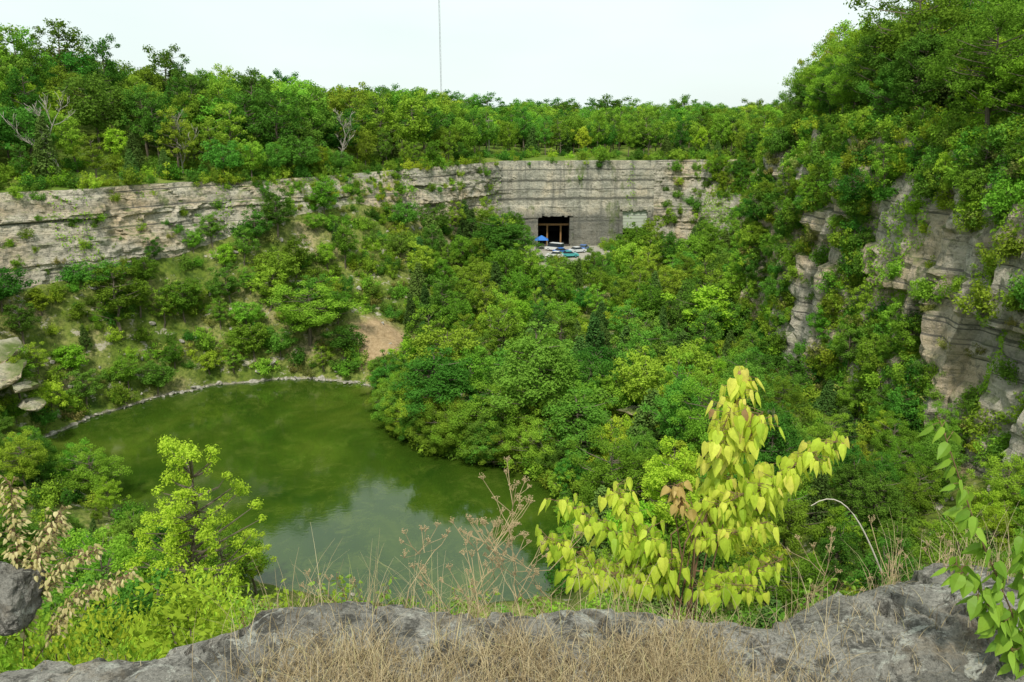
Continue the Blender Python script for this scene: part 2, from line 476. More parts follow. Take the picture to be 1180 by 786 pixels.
def make_dead(name, H, seed, mat=M_barkpale):
    rr = random.Random(seed); mb = MB()
    def br(p, d, L, r, dep):
        pts = [p]; q = p.copy(); dd = d.copy(); n = 4
        for i in range(n):
            dd = (dd+Vector((rr.gauss(0, .16), rr.gauss(0, .16), rr.gauss(.04, .1)))).normalized()
            q = q+dd*L/n; pts.append(q.copy())
        mb.tube(pts, [max(.022, r*(1-.75*i/n)) for i in range(n+1)], 5 if dep < 2 else 3, 0)
        if dep < 4:
            for k in range(rr.randint(3, 4)):
                i = rr.randint(1, n); a = rr.uniform(0, 6.28); sp = rr.uniform(.5, .9)
                nd = (dd+Vector((math.cos(a)*sp, math.sin(a)*sp, rr.uniform(-.1, .4)))).normalized()
                br(pts[i], nd, L*rr.uniform(.45, .7), r*.5, dep+1)
    br(Vector((0, 0, -.3)), Vector((0, 0, 1)), H*.5, H*.014, 0)
    return mb.mesh(name, [mat])

def make_shrub(name, H, R, nleaf, ls, mleaf, seed, nst=15, cs=1.0):
    rr = random.Random(seed); mb = MB(); cl = []
    for i in range(nst):
        a = rr.uniform(0, 6.28); l = R*rr.uniform(.1, .95); e = Vector((math.cos(a)*l, math.sin(a)*l, H*rr.uniform(.35, 1.0)*(1-.4*l/R)))
        mb.tube([(0, 0, -.2), (e.x*.4, e.y*.4, e.z*.6), e], [.03, .02, .008], 3, 0)
        cl.append((*e, R*rr.uniform(.18, .36)*cs))
        cl.append((e.x*.8, e.y*.8, e.z*.45, R*rr.uniform(.22, .34)*cs))
    cluster_leaves(mb, cl, nleaf, ls, .85)
    return mb.mesh(name, [M_bark, mleaf])

broad = [make_tree('broadleaf_A', 11, 4.2, 2.0, 42, 5200, .20, M_leafA, 1),
         make_tree('broadleaf_B', 12, 3.6, 2.6, 40, 4800, .18, M_leafA, 2, lean=.06, egg=.2),
         make_tree('broadleaf_C', 10, 4.4, 1.6, 44, 5200, .20, M_leafB, 3, lob=.5),
         make_tree('broadleaf_D', 13, 3.9, 3.4, 46, 5000, .18, M_leafB, 4, cr=.22, egg=.15, lob=.5),
         make_tree('broadleaf_E', 9, 3.4, 1.4, 36, 3600, .17, M_leafY, 5, cr=.22, lob=.5),
         make_tree('broadleaf_F', 12, 4.0, 2.4, 34, 3600, .17, M_leafA, 6, cr=.19, lean=.08, lob=.6)]
fine = [make_tree('broadleaf_fine_A', 12, 4.4, 2.0, 80, 17000, .12, M_leafA, 11, cr=.20, lob=.5),
        make_tree('broadleaf_fine_B', 13, 4.0, 2.2, 80, 16000, .12, M_leafB, 12, cr=.20, lean=.07, lob=.5, egg=.2),
        make_tree('broadleaf_fine_C', 10, 3.4, 1.2, 60, 10000, .11, M_leafY, 13, cr=.19, lob=.6)]
wisp = make_tree('broadleaf_wispy', 13, 3.0, 1.5, 110, 17000, .075, M_leafY, 15, cr=.15, lean=.05, lob=.7, egg=.4)
cedars = [make_cedar('cedar_A', 8, 2.0, 4200, .15, 21), make_cedar('cedar_B', 7, 2.4, 4200, .16, 22)]
shrubs = [make_shrub('shrub_A', 2.6, 1.8, 1300, .12, M_leafA, 31), make_shrub('shrub_B', 2.2, 1.9, 1300, .12, M_leafB, 32),
          make_shrub('shrub_C', 2.4, 1.6, 1000, .11, M_leafY, 33), make_shrub('shrub_D', 1.5, 1.5, 800, .10, M_dryl, 34)]
nshrubs = [make_shrub('shrub_fine_A', 2.4, 1.7, 14000, .036, M_leafY, 36, 40, .7), make_shrub('shrub_fine_B', 2.4, 1.8, 14000, .04, M_leafA, 37, 40, .7)]
dead = [make_dead('dead_A', 12, 41), make_dead('dead_B', 11, 44)]

def inst(name, mesh, loc, sc=1, parent=None, tilt=.05, sxy=1.0, rz=None):
    o = bpy.data.objects.new(name, mesh)
    o.location = loc
    o.rotation_euler = (random.gauss(0, tilt), random.gauss(0, tilt), random.uniform(0, 6.28) if rz is None else rz)
    o.scale = (sc*sxy, sc*sxy, sc)
    return link(o, parent)

placedxy = []
def pl(name, mesh, x, y, H, W, mh, mr):
    z = gz(x, y); s = H/mh; inst(name, mesh, (x, y, z-.1), s, None, .03, (W/mr)/s)
    placedxy.append((x, y, W))
pl('broadleaf_tree', fine[1], -3, 177, 15, 9.0, 13, 4.0)
pl('broadleaf_tree', fine[0], -36, 136.5, 10.5, 7.2, 12, 4.4)
pl('broadleaf_tree', fine[1], 4, 103, 18, 7.5, 13, 4.0)
pl('broadleaf_tree', fine[1], -10, 107, 13, 7.0, 13, 4.0)
pl('broadleaf_tree', fine[1], 9, 94, 13, 6.0, 13, 4.0)
pl('broadleaf_tree', fine[0], -2, 100.5, 10, 5, 12, 4.4)
pl('broadleaf_tree', broad[5], -64, 126, 12, 5.5, 12, 4.0)
pl('broadleaf_tree', broad[4], 35, 137, 12, 6.5, 9, 3.4)
pl('slender_tree', wisp, -21.5, 46.5, 16.5, 3.6, 13, 3.0)
pl('broadleaf_tree', fine[2], 11, 66, 9, 3.4, 10, 3.4)
pl('broadleaf_tree', fine[2], 15, 70, 12, 4.0, 10, 3.4)

def ok(P, used, md):
    for (x, y, r) in used:
        if (x-P[0])**2+(y-P[1])**2 < (md)**2: return False
    return True
P_tree = empty('slope_trees'); P_shr = empty('slope_shrubs'); P_rim = empty('rim_forest'); P_cl = empty('cliff_vegetation')
lastp = None
for c in range(0, NC):
    s = stc[c]
    if not (1.0 < s < 10.6): continue
    p = G[random.choice((3, 4)), c]
    if lastp is not None and (p[0]-lastp[0])**2+(p[1]-lastp[1])**2 < 1.3: continue
    lastp = p
    H = random.uniform(4, 8)
    if p[1] < 86: H = random.uniform(2, 3)
    if random.random() < .45: placedxy.append((p[0], p[1], 3))
    if random.random() < .5:
        inst('tree', random.choice(fine[:2]), (p[0], p[1], -45.6), H/12, P_tree, .14, random.uniform(1.1, 1.4))
    else:
        inst('shrub', random.choice(shrubs[:2]), (p[0], p[1], -45.1), random.uniform(.6, 1.1) if p[1] < 86 else random.uniform(.8, 1.6), P_shr, .1)
used = [(x, y, r*.6) for x, y, r in placedxy]
reg_t = region(4, 3+NTAL-1)
P, S, R_ = sample(reg_t, 5600)
nt = 0
for p, s, r in zip(P, S, R_):
    x, y, z = p; u = (r-3)/NTAL
    if y < 22: continue
    left = 11.0 < s < 17.6
    dens = fbm(x*.05, y*.05, 7, 2)
    if left and u > .30 and random.random() < .66: continue
    if left and u > .3 and dens < -.1: continue
    if left and u < .3 and random.random() < .2: continue
    if (x+24)**2+(y-139)**2 < 50: continue
    if (x+22)**2+(y-130)**2 < 25: continue
    if 1 < x < 26 and y > 172: continue
    if 20 < x < 45 and y > 188: continue
    md = 3.9 if not left else 3.2
    H = random.uniform(6, 11.5)
    if left: H = random.uniform(4, 8)
    if s > 17.6: H = random.uniform(5, 9)
    if u > .8 and 2 < s < 8: H *= .9
    if u > .6 and 1.5 < s < 4.8:
        H = min(H, 6)
        if random.random() < .3: continue
    if 5 < x < 24 and y > 130: H = min(H, 7.5)
    lim = -.69*y
    if -24 < x < 8 and y < 72 and z+H > lim:
        continue
    if x <= -24 and y < 80 and z+H > -.54*y: H = max(2.5, -.54*y-z)
    if -74 < x < -62 and 90 < y < 105: H = min(H, 3)
    if 4 < x and y < 64: H = min(H, 8)
    if not ok(p, used, md): continue
    used.append((x, y, 2)); nt += 1
    near = y < 95
    q = random.random(); dk = fbm(x*.04, y*.04, 17, 2)
    if q < (.04 if left else .18+.25*(dk > .15)):
        m = random.choice(cedars); inst('cedar', m, (x, y, z-.1), H*.85/7.5, P_tree, .04, random.uniform(.9, 1.25))
    elif near:
        m = random.choice(fine+[fine[1], fine[0]]); inst('tree', m, (x, y, z-.1), H/12, P_tree, .08, random.uniform(.9, 1.25))
    else:
        m = random.choice(broad); inst('tree', m, (x, y, z-.1), H/11, P_tree, .08, random.uniform(.9, 1.25)*(1.2 if left else 1))
UX = np.array([(a, b) for a, b, _ in used])
P, S, R_ = sample(reg_t, 4000); ns_ = 0
for p, s, r in zip(P, S, R_):
    x, y, z = p; u = (r-3)/NTAL
    if (x+24)**2+(y-139)**2 < 36: continue
    if 4 < x < 24 and y > 192: continue
    left = 11.0 < s < 17.6
    if left and fbm(x*.07, y*.07, 27, 2) < -.10 and random.random() < .7: continue
    if -24 < x < 8 and y < 68 and z+2.5 > -.69*y: continue
    if ((UX[:, 0]-x)**2+(UX[:, 1]-y)**2).min() < (1.5 if left else 2.2)**2: continue
    if r < 6 and random.random() < .3: continue
    m = random.choice(shrubs+shrubs[:2] if left else shrubs[:3]); ns_ += 1
    inst('shrub', m, (x, y, z-.1), random.uniform(.5, 1.35), P_shr, .1)
reg_n = region(3+NTAL, 3+NTAL+NCL-1, lambda st2, A: ((st2 < 1.5) | (st2 > 19)).astype(float))
P, S, R_ = sample(reg_n, 900)
for p, s, r in zip(P, S, R_):
    x, y, z = p
    if y < 5 or abs(x) > 1.0*y+6: continue
    top = -.68*y if x > -.45*y else -.60*y
    sc = random.uniform(.5, 1.5)
    if z+2.6*sc > top: sc = max(.1, (top-z)/2.6)
    if sc < .3: continue
    inst('shrub', random.choice(nshrubs) if y < 22 else random.choice(shrubs[:3]), (x, y, z-.15), sc, P_shr, .1)
    if random.random() < .12 and top-z > 6: inst('tree', random.choice(fine), (x, y, z-.2), (top-z)*.9/13, P_tree, .05)
# ---- rim forest
reg_p = region(3+NTAL+NCL, 3+NTAL+NCL+15, lambda st2, A: ((st2 > 1.9) & (st2 < 18.2)).astype(float))
P, S, R_ = sample(reg_p, 4600)
used2 = []; nr = 0
order = np.argsort(R_)
for i in order:
    p = P[i]; s = S[i]; dd = PD[min(R_[i]-(3+NTAL+NCL), len(PD)-1)]
    x, y, z = p
    md = 3.6 if dd < 20 else 4.9
    if 8.6 < s < 10.4 and dd < 14: continue
    if 2 < s < 6 and dd > 45: continue
    if s > 11 and dd > 60: continue
    if not ok(p, used2, md): continue
    used2.append((x, y, 2)); nr += 1
    if 2 < s < 5.6: H = random.uniform(13, 20)
    elif s < 11: H = random.uniform(9, 13)
    else: H = random.uniform(8, 16)
    if dd < 6: H *= .65
    q = random.random()
    if q < .14: inst('cedar', random.choice(cedars), (x, y, z-.1), H*.7/7.5, P_rim, .03)
    else:
        m = random.choice(fine) if (2 < s < 5.5 and dd < 30) else random.choice(broad)
        inst('tree', m, (x, y, z-.1), H/11.5, P_rim, .06, random.uniform(.8, 1.2))
P_far = empty('distant_forest')
reg_far = region(3+NTAL+NCL+14, 3+NTAL+NCL+19, lambda st2, A: ((st2 > 7.2) & (st2 < 13.5)).astype(float))
P, S, R_ = sample(reg_far, 420)
for p in P:
    inst('tree', random.choice(broad[:4]), (p[0], p[1], p[2]-.5), random.uniform(1.0, 1.35), P_far, .05, random.uniform(1.2, 1.6))
reg_f = region(3+NTAL+NCL-3, 3+NTAL+NCL+5, lambda st2, A: np.where((st2 > 1.9) & (st2 < 6), 2.5, np.where((st2 >= 6) & (st2 < 18.2), 1.0, 0)))
P, S, R_ = sample(reg_f, 1200)
for p, s in zip(P, S):
    if 8.9 < s < 10.1 and random.random() < .6: continue
    inst('shrub', random.choice(shrubs[:3]), (p[0], p[1], p[2]-.2), random.uniform(.6, 1.5), P_rim, .1)
def clf(st2, A):
    w = np.where((st2 > 2) & (st2 < 8.7), 1.0, 0.0)
    w = np.where((st2 > 8.7) & (st2 < 10.2), np.where(A[:, :, 2] > -17, .05, 0), w)
    w = np.where((st2 > 10.2) & (st2 < 18.5), .10, w)
    w = np.where((st2 > 11.4) & (st2 < 13.1), .8, w)
    return w
reg_c = region(3+NTAL, 3+NTAL+NCL-1, clf)
# where bare rock shows on the east wall (places too steep to hold plants)
def bare(x, y, z):
    w = 1.6*fbm(x*.15, y*.15, z*.15, 2)
    if y < 103 and -26+2*w < z < -10+2*w: return .82
    if y < 80 and z <= -26+2*w: return .65
    if 106+w < y < 116+w and -36 < z < -12+w: return .85
    if 126+w < y < 133+w and -32 < z < -10: return .8
    if y > 150 and fbm(x*.09, y*.09, z*.05, 2) > .1: return .7
    return 0
P, S, R_ = sample(reg_c, 3700)
for p, s in zip(P, S):
    x, y, z = p
    if s < 8.7 and random.random() < bare(x, y, z)+.10: continue
    sc = random.uniform(.45, 1.35)
    if s > 8.7: sc *= .65
    inst('shrub', random.choice(shrubs+shrubs[:2]), (x, y, z-.5*sc), sc, P_cl, .25)
    if s < 8.7 and random.random() < .13 and bare(x, y, z) == 0:
        inst('tree', random.choice(broad), (x, y, z-.3), random.uniform(.3, .6), P_cl, .15)
regi = region(3+NTAL, 3+NTAL+NCL-1, lambda st2, A: np.where((st2 > 2) & (st2 < 8.7), 1.0, np.where((st2 > 8.7) & (st2 < 18), .25, 0)))
P, S, R_, CC = sample(regi, 90000, True)
keep = np.array([fbm(p[0]*.12+9, p[1]*.12, p[2]*.03, 3) > (.04+.25*bare(*p) if s < 8.7 else .30) for p, s in zip(P, S)])
P = P[keep]; CC = CC[keep]; N = np.stack([-NRM[CC][:, 0], -NRM[CC][:, 1], np.full(len(P), .35)], 1)
P = P+N*rng.random((len(P), 1))*.5
mb = MB(); leafs(mb, P, N+rng.normal(size=P.shape)*.45, .12+.14*rng.random(len(P)), np.clip(rng.random(len(P))*.5+.35*np.sin(P[:, 1]*.9+P[:, 2])+.2, 0, 1), 0)
mb.obj('cliff_ivy', [M_leafA])
for (x, y, H, k) in ((-76, 136, 15, 0), (-38, 178, 15, 1), (-62, 153, 12, 0), (57, 92, 17, 1)):
    inst('dead_tree', dead[k], (x, y, gz(x, y, platv)+1), H/11, None, .03)

# ------------------------------------------------------------------ rocks
ms = NT('shore_stone'); cst = ms.ramp(ms.noise(1.5, 5, .7, ms.coords()), [(.35, (.18, .17, .14)), (.6, (.50, .47, .40))])
M_stone = ms.done(ms.principled(cst, .9, spec=.15))
def rock_mesh(name, seed, sc=(1, 1, .6), mat=M_stone, sub=3, amp=.35, npl=9, lo=.5):
    rr = random.Random(seed)
    bm = bmesh.new(); bmesh.ops.create_icosphere(bm, subdivisions=sub, radius=1)
    planes = []
    for i in range(npl):
        n = Vector((rr.gauss(0, 1), rr.gauss(0, 1), rr.gauss(0, 1))).normalized(); planes.append((n, rr.uniform(lo, .85)))
    for v in bm.verts:
        c = v.co.copy()
        for n, d in planes:
            k = c.dot(n)
            if k > d: c -= n*(k-d)
        c *= 1+amp*.4*nz(c.x*1.3+seed*7, c.y*1.3, c.z*1.3)+.10*nz(c.x*4+seed, c.y*4, c.z*4)+.04*nz(c.x*13+seed, c.y*13, c.z*13)
        v.co = Vector((c.x*sc[0], c.y*sc[1], c.z*sc[2]))
    me = bpy.data.meshes.new(name); bm.to_mesh(me); bm.free(); me.materials.append(mat); return me
rk = [rock_mesh('rock%d' % i, i, (random.uniform(.8, 1.4), random.uniform(.6, 1), random.uniform(.4, .7)), sub=2) for i in range(5)]
rkc = [rock_mesh('outcrop%d' % i, 20+i, (1.4, 1, .6), M_cliff, 5, .8, 16, .35) for i in range(3)]
P_sh = empty('shoreline_rocks')
for i in range(800):
    c = random.randrange(NC); s = stc[c]
    if not (10.6 < s < 18.3 or random.random() < .08): continue
    k = random.choice((3, 3, 4)); p = G[k, c]
    big = random.random() < .06
    inst('rock', random.choice(rk), (p[0]+random.gauss(0, .3), p[1]+random.gauss(0, .3), -44.95+random.uniform(0, .15)), random.uniform(.15, .5)*(2.2 if big else 1), P_sh, .3)
P_tr = empty('talus_boulders')
P, S, R_ = sample(reg_t, 420)
for p, s in zip(P, S):
    if s < 6 and random.random() < .6: continue
    inst('rock', random.choice(rk), (p[0], p[1], p[2]), random.uniform(.25, .9), P_tr, .4)
for (x, y, z, s_) in ((-70, 104, -34, 3.4), (-73, 107, -32, 4.0), (-68, 104, -36.5, 2.6), (-71, 101, -36, 3.0), (-66.5, 103, -38.5, 2.0), (-17, 131, -44, 1.8), (20, 104, -41, 2.2), (17, 107, -41, 1.8), (26, 150, -37, 2.2)):
    inst('rock_outcrop', random.choice(rkc), (x, y, z), s_, None, .12)
for k in range(10):
    inst('shrub', random.choice(shrubs[:3]), (-71+random.gauss(0, 2.5), 104+random.gauss(0, 1.5), -37+random.choice((-2.5, 3.5))+random.uniform(-.8, .8)), random.uniform(.3, .6), P_shr, .2)

# ------------------------------------------------------------------ quarry entrances + vehicles
M_dark = simple('chamber_rock', (.10, .095, .085), .95, .1, var=.4)
M_conc = simple('concrete', (.40, .39, .34), .9, .2)
M_door = simple('painted_door', (.50, .54, .44), .6, .3, var=.06)
M_timber = simple('orange_timber', (.30, .17, .07), .8, .2)
M_blue = simple('blue_canvas', (.04, .18, .55), .7, .3)
M_glass = simple('dark_glass', (.03, .04, .05), .1, .6)
M_tyre = simple('tyre_rubber', (.03, .03, .03), .9, .2)
def entrance(x0, x1, z0, z1, y0, depth):
    mb = MB()
    a = [(x0, y0, z0), (x1, y0, z0), (x1, y0, z1), (x0, y0, z1), (x0, y0+depth, z0), (x1, y0+depth, z0), (x1, y0+depth, z1), (x0, y0+depth, z1)]
    mb.add(a, [(0, 1, 5, 4), (1, 2, 6, 5), (2, 3, 7, 6), (3, 0, 4, 7), (4, 5, 6, 7)], 0)
    n = 14
    for i in range(n):
        xa = x0-.6+(x1-x0+1.2)*i/n; xb = x0-.6+(x1-x0+1.2)*(i+1)/n-.003
        mb.box((xa, y0-.55+random.uniform(-.15, .15), z1-.35+random.uniform(-.6, .15)), (xb, y0+.25, z1+.5), 1)
    for (xa, xb) in ((x0-.6, x0+.1), (x1-.1, x1+.6)):
        for i in range(8):
            za = z0+(z1-.9-z0)*i/8; zb = z0+(z1-.9-z0)*(i+1)/8-.003
            mb.box((xa-random.uniform(0, .2), y0-.5+random.uniform(-.15, .1), za), (xb+random.uniform(0, .2), y0+.22, zb), 1)
    return mb
e = entrance(6.2, 15.4, -34.3, -25.6, 209.9, 30)
for x in (9.4, 13.0):
    e.box((x-.2, 212.6, -34.3), (x+.2, 213.05, -28.9), 2)
e.box((6.5, 212.5, -28.89), (15.1, 213.1, -28.4), 2)
e.obj('mine_entrance', [M_dark, M_cut, M_timber])
e = entrance(29.0, 36.0, -34.3, -24.2, 211.4, 25)
e.box((29.1, 211.6, -29.6), (35.9, 211.8, -24.5), 2)
for i in range(6): e.box((29.1, 211.54, -29.5+i*.85), (35.9, 211.59, -29.42+i*.85), 3)
e.obj('mine_entrance', [M_dark, M_cut, M_door, M_conc])

def car(name, col, x, y, rz, van=False):
    M_p = simple('car_paint', col, .3, .5, var=.03)
    z = gz(x, y)+.02
    mb = MB(); W = .88; L = 2.2
    prof = [(-L, .35), (-L, .85), (-L+.1, .98), (-1.25, 1.02), (1.15, .95), (L-.1, .78), (L, .6), (L, .35)] if not van else \
           [(-2.4, .35), (-2.4, 1.1), (1.9, 1.1), (2.35, .9), (2.4, .35)]
    n = len(prof)
    V = [(a, -W, b) for a, b in prof]+[(a, W, b) for a, b in prof]
    F = [tuple(range(n)), tuple(range(2*n-1, n-1, -1))]+[(i, i+n, (i+1) % n+n, (i+1) % n) for i in range(n)]
    mb.add(V, F, 0)
    if van: lo = [(-2.38, 1.1), (1.8, 1.1)]; hi = [(-2.3, 2.0), (1.0, 2.0)]
    else: lo = [(-1.6, 1.0), (1.05, .95)]; hi = [(-1.05, 1.45), (.35, 1.45)]
    w2 = W-.14
    V = [(lo[0][0], -W+.03, lo[0][1]), (lo[1][0], -W+.03, lo[1][1]), (lo[1][0], W-.03, lo[1][1]), (lo[0][0], W-.03, lo[0][1]),
         (hi[0][0], -w2, hi[0][1]), (hi[1][0], -w2, hi[1][1]), (hi[1][0], w2, hi[1][1]), (hi[0][0], w2, hi[0][1])]
    mb.add(V, [(0, 1, 5, 4), (1, 2, 6, 5), (2, 3, 7, 6), (3, 0, 4, 7)], 1)
    mb.add([(p[0], p[1], p[2]+.01) for p in V[4:]]+[(p[0], p[1], p[2]+.06) for p in V[4:]], [(0, 3, 2, 1), (4, 5, 6, 7), (0, 1, 5, 4), (1, 2, 6, 5), (2, 3, 7, 6), (3, 0, 4, 7)], 0)
    for wx in (-1.35, 1.35):
        for sy in (-1, 1):
            mb.tube([(wx, sy*(W-.18), .33), (wx, sy*(W+.03), .33)], [.33, .33], 14, 2, cap=True)
            mb.tube([(wx, sy*(W+.03), .33), (wx, sy*(W+.045), .33)], [.18, .18], 10, 0, cap=True)
    o = mb.obj(name, [M_p, M_glass, M_tyre]); o.location = (x, y, z); o.rotation_euler = (0, 0, rz)
car('parked_van', (.75, .76, .75), 10.8, 201.5, 2.6, True)
car('parked_car', (.05, .18, .55), 12.5, 197.5, .3)
car('parked_car', (.70, .72, .74), 16.5, 198.5, .5)
car('parked_car', (.10, .45, .45), 14.2, 194.6, .2)
car('parked_car', (.78, .78, .76), 10.6, 194.2, 2.8)
car('parked_car', (.08, .2, .5), 18.3, 202, 1.2)
mb = MB(); cx, cy = 7.6, 204.0; cz = gz(cx, cy)
for sx in (-1.5, 1.5):
    for sy in (-1.5, 1.5): mb.tube([(cx+sx, cy+sy, cz-.1), (cx+sx, cy+sy, cz+2.6)], [.05, .05], 6, 1)
mb.add([(cx-1.7, cy-1.7, cz+2.5), (cx+1.7, cy-1.7, cz+2.5), (cx+1.7, cy+1.7, cz+2.5), (cx-1.7, cy+1.7, cz+2.5), (cx, cy, cz+3.6)], [(0, 1, 4), (1, 2, 4), (2, 3, 4), (3, 0, 4)], 0)
mb.obj('canopy_tent', [M_blue, M_conc])

M_met = simple('galvanised_steel', (.30, .31, .32), .5, .5, metal=.3)
mb = MB(); bx, by, bz, hh = -35., 412., -14., 120.
tri = [(.35*math.cos(a), .35*math.sin(a)) for a in (0, 2.094, 4.189)]
for (tx, ty) in tri: mb.tube([(bx+tx, by+ty, bz), (bx+tx, by+ty, bz+hh)], [.06, .06], 5, 0)
for i in range(60):
    for k in range(3):
        a = tri[k]; b = tri[(k+1) % 3]; z0 = bz+i*2
        mb.tube([(bx+a[0], by+a[1], z0), (bx+b[0], by+b[1], z0+2)], [.03, .03], 3, 0)
mb.obj('radio_mast', [M_met])
mb = MB(); ux, uy = -6.3, 224.; uz = gz(ux, uy, platv)
mb.tube([(ux, uy, uz-.5), (ux, uy, uz+9.5)], [.17, .12], 8, 0, cap=True)
mb.box((ux-1.2, uy-.06, uz+8.7), (ux+1.2, uy+.06, uz+8.85), 0)
for k in (-1, -.5, .5, 1): mb.tube([(ux+k, uy, uz+8.85), (ux+k, uy, uz+9.05)], [.05, .04], 6, 0, cap=True)
mb.obj('utility_pole', [M_barkpale])

# ------------------------------------------------------------------ foreground ledge
def fg_mat():
    t = NT('lichen_limestone')
    co = t.coords()
    a = t.noise(1.8, 7, .7, co, .5)
    c = t.ramp(a, [(.32, (.15, .145, .12)), (.44, (.32, .305, .26)), (.56, (.47, .445, .385)), (.70, (.58, .545, .47))])
    b = t.noise(11, 7, .8, co)
    c = t.mix(t.ramp(b, [(.42, .85), (.51, 0.0)]), c, (.07, .068, .056))
    l = t.noise(6, 5, .75, co, 1.5)
    c = t.mix(t.ramp(l, [(.56, 0.0), (.60, .8)]), c, (.62, .62, .53))
    o = t.noise(3.1, 5, .7, co)
    c = t.mix(t.ramp(o, [(.56, 0.0), (.68, .55)]), c, (.36, .27, .16))
    f = t.noise(80, 4, .7, co)
    c = t.mix(t.ramp(f, [(.38, .5), (.55, 0.0)]), c, (.12, .115, .10))
    h = t.math('ADD', t.math('ADD', t.math('MULTIPLY', b, .8), a), t.math('MULTIPLY', f, .2))
    return t.done(t.principled(c, .95, t.bump(h, 1.0, .07), spec=.15))
M_fg = fg_mat()
ex_ = [-7, -3, -1.70, -1.17, -.85, -.59, -.2, .285, .6, .94, 1.15, 1.35, 1.6, 1.95, 3, 7]
ey_ = [2.1, 2.2, 2.24, 2.36, 2.46, 2.50, 2.50, 2.54, 2.50, 2.44, 2.54, 2.62, 2.66, 2.64, 2.5, 2.3]
ez_ = [-1.74, -1.74, -1.72, -1.71, -1.71, -1.71, -1.71, -1.70, -1.70, -1.71, -1.67, -1.64, -1.63, -1.63, -1.66, -1.70]
xs = np.concatenate([np.linspace(-7, -2.6, 45), np.arange(-2.58, 2.6, .014), np.linspace(2.62, 7, 45)])
NX = len(xs)
vt = np.concatenate([np.linspace(0, .62, 14), np.linspace(.64, 1, 72)])
rows = len(vt)+28
V = []
for x in xs:
    ye = float(np.interp(x, ex_, ey_))+.06*fbm(x*1.9, 3.3, 0, 5)+.04*(noise.cell(Vector((x*3.3, 0, 0)))-.5)
    ze = float(np.interp(x, ex_, ez_))
    for i in range(rows):
        if i < len(vt):
            v = vt[i]; y = -3+(ye+3)*v
            k = sstep(1.2, 2.4, y)
            z = -1.76*(1-k)+ze*k + .016*fbm(x*1.1, y*1.6, .5, 4)
            rd = abs(fbm(x*1.5+nz(x*3, y*3)*.2, y*2.4, 6.6, 4)); z -= .06*max(0, 1-rd/.045)
            q = 2.2*fbm(x*.9+.25*nz(x*5, y*5), y*2.0, 9.1, 3)
            z += .034*(math.floor(q)+sstep(.42, .58, q-math.floor(q)))/1.6 + .011*fbm(x*9, y*9, 1, 4)
            z -= .03*sstep(.982, 1, v)**2
            zl = z
        else:
            j = (i-len(vt)+1)/28
            y = ye+.55*j+.03*noise.cell(Vector((x*5, 2, j*6)))+.03*fbm(x*4, j*5, 3, 3)*min(1, j*8)
            z = zl-.68*j-(1.2*max(0, j-.8)/.2 if j > .8 else 0)+.03*fbm(x*5, y*5, 2, 3)
        V.append((x, y, z))
F = [(i*rows+j, (i+1)*rows+j, (i+1)*rows+j+1, i*rows+j+1) for i in range(NX-1) for j in range(rows-1)]
mb = MB(); mb.add(V, F); mb.obj('rock_ledge', [M_fg], smooth=False)
LG = np.array(V)
def lz(x, y):
    i = int(np.argmin((LG[:, 0]-x)**2*1+(LG[:, 1]-y)**2)); return float(LG[i, 2])
lzc = {}
def lzf(x, y):
    k = (round(x/.03), round(y/.03))
    if k not in lzc: lzc[k] = lz(x, y)
    return lzc[k]
rb = rock_mesh('boulder', 3, (.14, .15, .13), M_fg, 5, .5); inst('boulder', rb, (-1.93, 2.64, -1.76), 1.0, None, .1)

tg = NT('dry_grass_blades'); at = tg.n('ShaderNodeAttribute', attribute_name='tint')
cg = tg.ramp(at.outputs['Fac'], [(0.0, (.18, .13, .07)), (.4, (.42, .33, .18)), (.8, (.62, .51, .31)), (1.0, (.34, .38, .10))])
pg = tg.principled(cg, .7, spec=.2); trn = tg.n('ShaderNodeBsdfTranslucent'); tg.l(cg, trn.inputs[0])
mxg = tg.n('ShaderNodeMixShader'); mxg.inputs[0].default_value = .25; tg.l(pg, mxg.inputs[1]); tg.l(trn.outputs[0], mxg.inputs[2])
M_grass = tg.done(mxg.outputs[0])
def blades(mb, n, xr, yr, L, dens=None, lean=.5, zf=lzf, w=.0013, tr=(0, .9)):
    k = 0
    for _ in range(n*6):
        if k >= n: break
        x = random.uniform(*xr); y = random.uniform(*yr)
        if dens and random.random() > dens(x, y): continue
        k += 1
        z = zf(x, y)-.01; a = random.uniform(0, 6.28); l = random.uniform(*L); ln = random.uniform(.1, 1.0)*lean+.05
        d = Vector((math.cos(a), math.sin(a), 0)); sd = Vector((-d.y, d.x, 0))
        if random.random() < .5: sd = Vector((1, 0, 0))
        p = Vector((x, y, z)); pts = []
        for i in range(5):
            f = i/4; pts.append(p+d*(l*ln*f*f*1.2)+Vector((0, 0, l*(f-.35*ln*f*f*f))))
        V = []
        for i, q in enumerate(pts):
            ww = w*(1-.8*i/4)*random.uniform(.9, 1.1); V += [q-sd*ww, q+sd*ww]
        mb.add(V, [(2*i, 2*i+1, 2*i+3, 2*i+2) for i in range(4)], 0, random.uniform(*tr))
def gd(x, y):
    c = sstep(-.95, -.35, x)*(1-sstep(.7, 1.1, x))
    lim = 2.23+.14*fbm(x*2.2, 0, 4, 3)
    return max(0, min(1, c*(.40+1.2*(fbm(x*1.8, y*2.8, 2, 3)+.35))*(1-sstep(lim-.08, lim+.10, y))))
mb = MB()
blades(mb, 11500, (-1.2, 1.25), (1.72, 2.42), (.04, .13), gd, 1.3)
blades(mb, 900, (-1.9, 1.9), (1.8, 2.5), (.02, .07), lambda x, y: .1+.9*(fbm(x*2, y*3, 5, 2) > .2), 1.1)
blades(mb, 280, (-1.0, 1.1), (2.0, 2.5), (.10, .24), None, .8)
